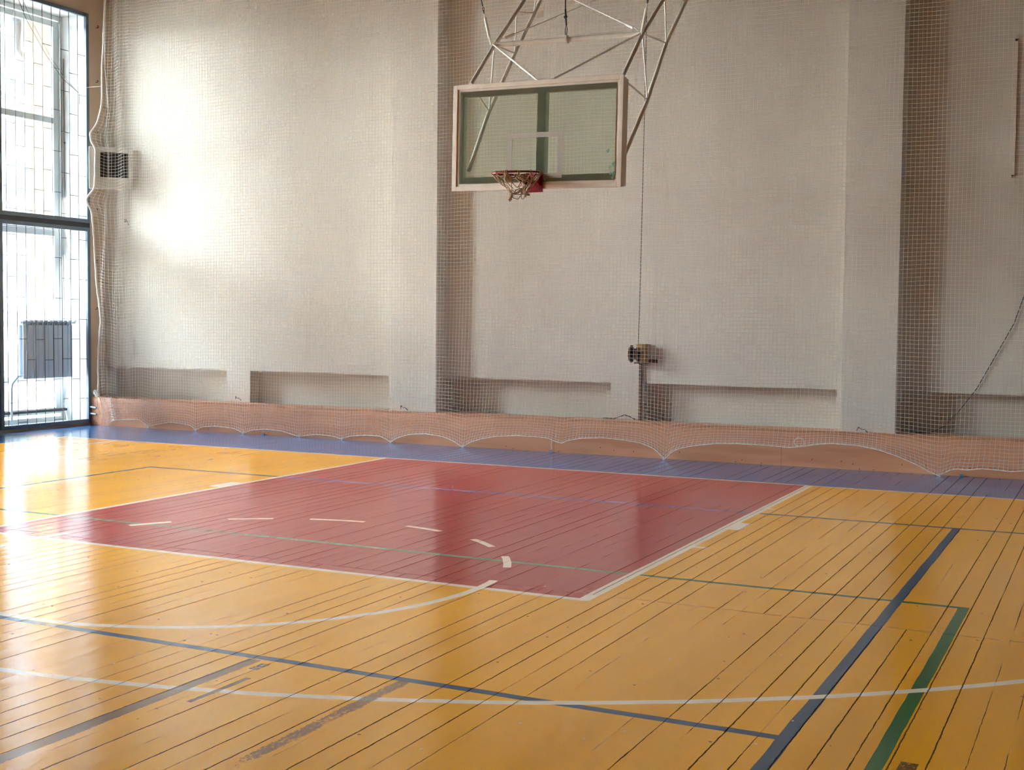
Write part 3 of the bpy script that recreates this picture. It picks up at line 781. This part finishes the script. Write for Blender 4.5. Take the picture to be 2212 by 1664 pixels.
# hangers: white turnbuckles on dark cords rising to the ceiling
for s, e, top in ((-1, L_, Vector((-.985, -.50, 5.0))), (1, R_ + Vector((.01, -.03, -.03)), Vector((.885, -.50, 4.83)))):
    e = e + Vector((-.03 if s < 0 else .0, -.03, .0)); d = (top - e).normalized()
    o0 = .08 if s < 0 else .03
    t = MB().tube([e + d*o0, e + d*(o0+.23)], .0165, 8).build('hanger_turnbuckle', M['rod_paint'], hp_, smooth=True)
    MB().tube([e, e + d*o0], .006, 6).tube([e + d*(o0+.23), e + d*(o0+.29)], .006, 6).build('threaded_rod', M['rod_paint'], t, smooth=True)
    mb = MB()
    for k in range(2):
        c0 = e + d*(o0 + .30 + .035*k); ax = Vector((1, 0, 0)) if k % 2 else Vector((0, 1, 0)); ax = (ax - d*ax.dot(d)).normalized()
        mb.tube([c0 + d*math.sin(t_*PI/4)*.024 + ax*math.cos(t_*PI/4)*.011 for t_ in range(8)], .004, 5, closed=True)
    mb.build('shackle', M['nail'], t)
    cd = MB().tube([e + d*(o0+.37), e + d*((ZC-.01-e.z)/d.z)], .006, 6).build('hanger_cord', M['black'], hp_, smooth=True)
# lug and black hoist rope in the middle of the cross tube
mid = L_.lerp(R_, .505)
MB().cyl(mid + Vector((0, -.012, 0)), (1, 0, .1), .042, .016, 20).build('lug', M['frame_paint'], hp_, smooth=True)
mb = MB()
mb.tube([mid + Vector((.0, -.03, .03)), mid + Vector((.01, -.035, .10)), mid + Vector((-.004, -.03, .15)), mid + Vector((-.016, -.03, .08)), mid + Vector((-.012, -.03, .04))], .004, 6)
mb.tube([mid + Vector((-.003, -.03, .14)), mid + Vector((-.01, -.03, .22)), mid + Vector((-.015, -.03, .30))], .009, 6)
mb.cyl(mid + Vector((-.012, -.03, .225)), (1, 0, .3), .014, .03, 8)
mb.tube([mid + Vector((-.015, -.03, .30)), mid + Vector((-.04, -.03, ZC-.01-mid.z))], .006, 6)
mb.build('hoist_rope', M['black'], hp_, smooth=True)

# ------------------------------------------------------------------ hand winch on the wall strip
wn = empty('hand_winch', (0, 1.9, 1.15), 'rusty hand winch with round drum and wooden block on the wall', 'winch')
MB().box(-.035, .075, 1.80, 1.948, 1.13, 1.345).build('wooden_block', M['wood_block'], wn, bevel=.004)
MB().box(-.04, .185, 1.93, 1.949, 1.115, 1.165).box(-.06, .08, 1.79, 1.948, 1.11, 1.125).build('bracket', M['rust'], wn, bevel=.002)
MB().cyl((-.064, 1.82, 1.225), (1, 0, 0), .066, .08, 28).build('drum', M['drum'], wn, smooth=True)
MB().cyl((-.105, 1.82, 1.225), (1, 0, 0), .105, .012, 36).build('drum_flange', M['rust'], wn, smooth=True)
MB().cyl((-.022, 1.82, 1.225), (1, 0, 0), .085, .01, 36).build('drum_flange', M['rust'], wn, smooth=True)
MB().cyl((0., 1.80, 1.225), (1, 0, 0), .022, .05, 14).tube([(.0, 1.79, 1.225), (.0, 1.785, 1.165), (.0, 1.78, 1.13)], .008, 6).build('crank', M['drum'], wn, smooth=True)
mb = MB().tube([(-.02, 1.82, 1.30), (-.012, 1.83, 1.8), (.014, 1.84, 4.5), (.03, 1.85, ZC-.005)], .0042, 6)
mb.build('winch_cable', M['cable'], wn, smooth=True)
mb = MB().box(-.036, -.012, 1.905, 1.945, .4175, 1.115)
sp_ = mb.build('support_post', M['rust'], bevel=.002); tag(sp_, 'narrow rusty upright post standing on the casing under the winch', 'post')

# ------------------------------------------------------------------ framed panel at the right edge
pn = empty('wall_frame', (4.8, 1.93, 3.17), 'pale framed panel high on the wall at the right edge of the view', 'framed panel')
x0, x1, z0, z1 = 4.115, 5.45, 3.175, 4.64
for q in ((x0, x0+.028, z0, z1), (x1-.028, x1, z0, z1)): MB().box(q[0], q[1], 1.915, 1.945, q[2], q[3]).build('side_bar', M['frame_paint'], pn, bevel=.003)
for q in ((z0, z0+.028), (z1-.028, z1)): MB().box(x0+.028, x1-.028, 1.915, 1.945, q[0], q[1]).build('rail', M['frame_paint'], pn, bevel=.003)
MB().box(x0+.02, x1-.02, 1.932, 1.952, z0+.02, z1-.02).build('backing', mat('grey_backing', (196, 182, 166), .6), pn)
for x in (x0+.01, x1-.03):
    for z in (z0+.006, z1-.03): MB().box(x-.012, x+.022, 1.905, 1.916, z, z+.024).build('corner_screw', M['nail'], pn)

# wires on the back wall
o = MB().tube([(4.45, 1.935, 2.9), (4.273, 1.935, 1.923), (4.18, 1.935, 1.628), (4.005, 1.935, 1.279), (3.827, 1.935, .925), (3.644, 1.935, .667), (3.5, 1.93, .50), (3.362, 1.92, .424), (3.2, 1.9, .421)], .0045, 6).build('wall_wire', M['black'], smooth=True)
tag(o, 'thin dark wire curving down the wall to the casing right of the right pilaster', 'wire')
o = MB().tube([(-.50, 1.93, .425), (-.36, 1.92, .422), (-.28, 1.925, .45), (-.22, 1.925, .475), (-.15, 1.92, .455), (-.07, 1.9, .424)], .0055, 6).build('wall_wire', M['nail'], smooth=True)
tag(o, 'short bent wire lying on the casing beside the rusty post', 'wire')
for x, z, l, c_ in ((-6.12, .47, 'on the wall strip between the two left niches', 'wire'), (-3.22, .46, 'at the foot of the left pilaster', 'wire'), (2.66, .445, 'at the foot of the right pilaster', 'wire')):
    y = 1.945 if x < -4 else 1.695
    o = MB().tube([(x-.05, y+.004, z-.01), (x-.03, y-.02, z+.025), (x+.01, y-.03, z), (x+.04, y-.03, z+.005), (x+.07, y-.02, z-.03)], .005, 6).build('wire_stub', M['nail'], smooth=True)
    tag(o, 'short curled wire end ' + l, c_)
o = MB().tube([(-8.20+.02*math.cos(t*PI/5), 1.935, 3.05+.02*math.sin(t*PI/5)) for t in range(10)], .004, 5, closed=True).tube([(-8.18, 1.955, 3.05), (-8.15, 1.93, 3.02), (-8.13, 1.93, 2.98)], .004, 5).build('wall_ring', M['nail'])
tag(o, 'tiny metal ring on the bright wall below the wall box', 'ring')
for x, y, s_, l in ((-5.42, 1.60, .022, 'near the left end'), (-1.05, 1.595, .016, 'below the long net arch'), (3.73, 1.595, .018, 'right of the lowest net tie')):
    o = MB().add([(x-s_, y, .0), (x+s_, y-.006, .0), (x+s_*.8, y+.012, .0), (x-s_*.7, y+.014, .0), (x-s_*.9, y+.003, .022), (x+s_*.8, y-.002, .018), (x+s_*.6, y+.012, .024), (x-s_*.6, y+.012, .02)], [(0,1,2,3),(7,6,5,4),(0,4,5,1),(1,5,6,2),(2,6,7,3),(3,7,4,0)]).build('paint_crumb', M['blue_paint'])
    tag(o, 'tiny blue crumb at the foot of the peach board, ' + l, 'debris')

# ------------------------------------------------------------------ light
wd_ = bpy.data.worlds.new('sky'); SC.world = wd_; wd_.use_nodes = True
g = G(wd_); bg = g.n['Background']
tc = g.node('ShaderNodeTexCoord'); x, y, z = g.xyz(tc.outputs['Generated'])
g.l.new(g.mix(g.ramp(z, 0., .8), (.84, .93, 1., 1), (.70, .84, 1., 1)), bg.inputs[0])
bg.inputs[1].default_value = 34.0
sun = bpy.data.lights.new('sun', 'SUN'); sun.energy = 120.; sun.angle = .009; sun.color = (1., .98, .95)
so = bpy.data.objects.new('sun', sun); COL.objects.link(so)
so.rotation_euler = Vector((.4, 2.9, -1.5)).to_track_quat('-Z', 'Y').to_euler()
for k, (a, b_) in enumerate(bays):
    L = bpy.data.lights.new('window_portal', 'AREA'); L.shape = 'RECTANGLE'; L.size = 6.0; L.size_y = b_-a; L.cycles.is_portal = True
    lo = bpy.data.objects.new('window_portal', L); COL.objects.link(lo)
    lo.location = (XO-.02, (a+b_)/2, (WZ0+WZ1)/2); lo.rotation_euler = (0, -PI/2, 0)

# ------------------------------------------------------------------ camera
cam = bpy.data.cameras.new('camera'); co = bpy.data.objects.new('camera', cam); COL.objects.link(co)
yaw, pitch, roll = [math.radians(v) for v in (-25.8803, -2.8796, .5618)]
fwd = Vector((math.sin(yaw)*math.cos(pitch), math.cos(yaw)*math.cos(pitch), math.sin(pitch)))
right = Vector((math.cos(yaw), -math.sin(yaw), 0)); up = right.cross(fwd)
Rv = right*math.cos(roll) + up*math.sin(roll); Uv = up*math.cos(roll) - right*math.sin(roll)
m3 = Matrix((Rv, Uv, -fwd)).transposed()
co.matrix_world = Matrix.Translation((5.2065, -12.4259, 1.5955)) @ m3.to_4x4()
cam.sensor_width = 36.; cam.sensor_fit = 'HORIZONTAL'; cam.lens = 2704.28/2212*36.
cam.clip_start = .05; cam.clip_end = 300
SC.camera = co
SC.view_settings.view_transform = 'Standard'; SC.view_settings.look = 'None'
SC.view_settings.exposure = 1.74; SC.view_settings.gamma = 1.0; SC.view_settings.use_curve_mapping = False
cy = SC.cycles
cy.max_bounces = 10; cy.diffuse_bounces = 6; cy.glossy_bounces = 4; cy.transparent_max_bounces = 16; cy.transmission_bounces = 4
cy.use_denoising = True; cy.sample_clamp_indirect = 8.0; cy.caustics_reflective = False; cy.caustics_refractive = False
try: cy.denoiser = 'OPENIMAGEDENOISE'
except Exception: pass
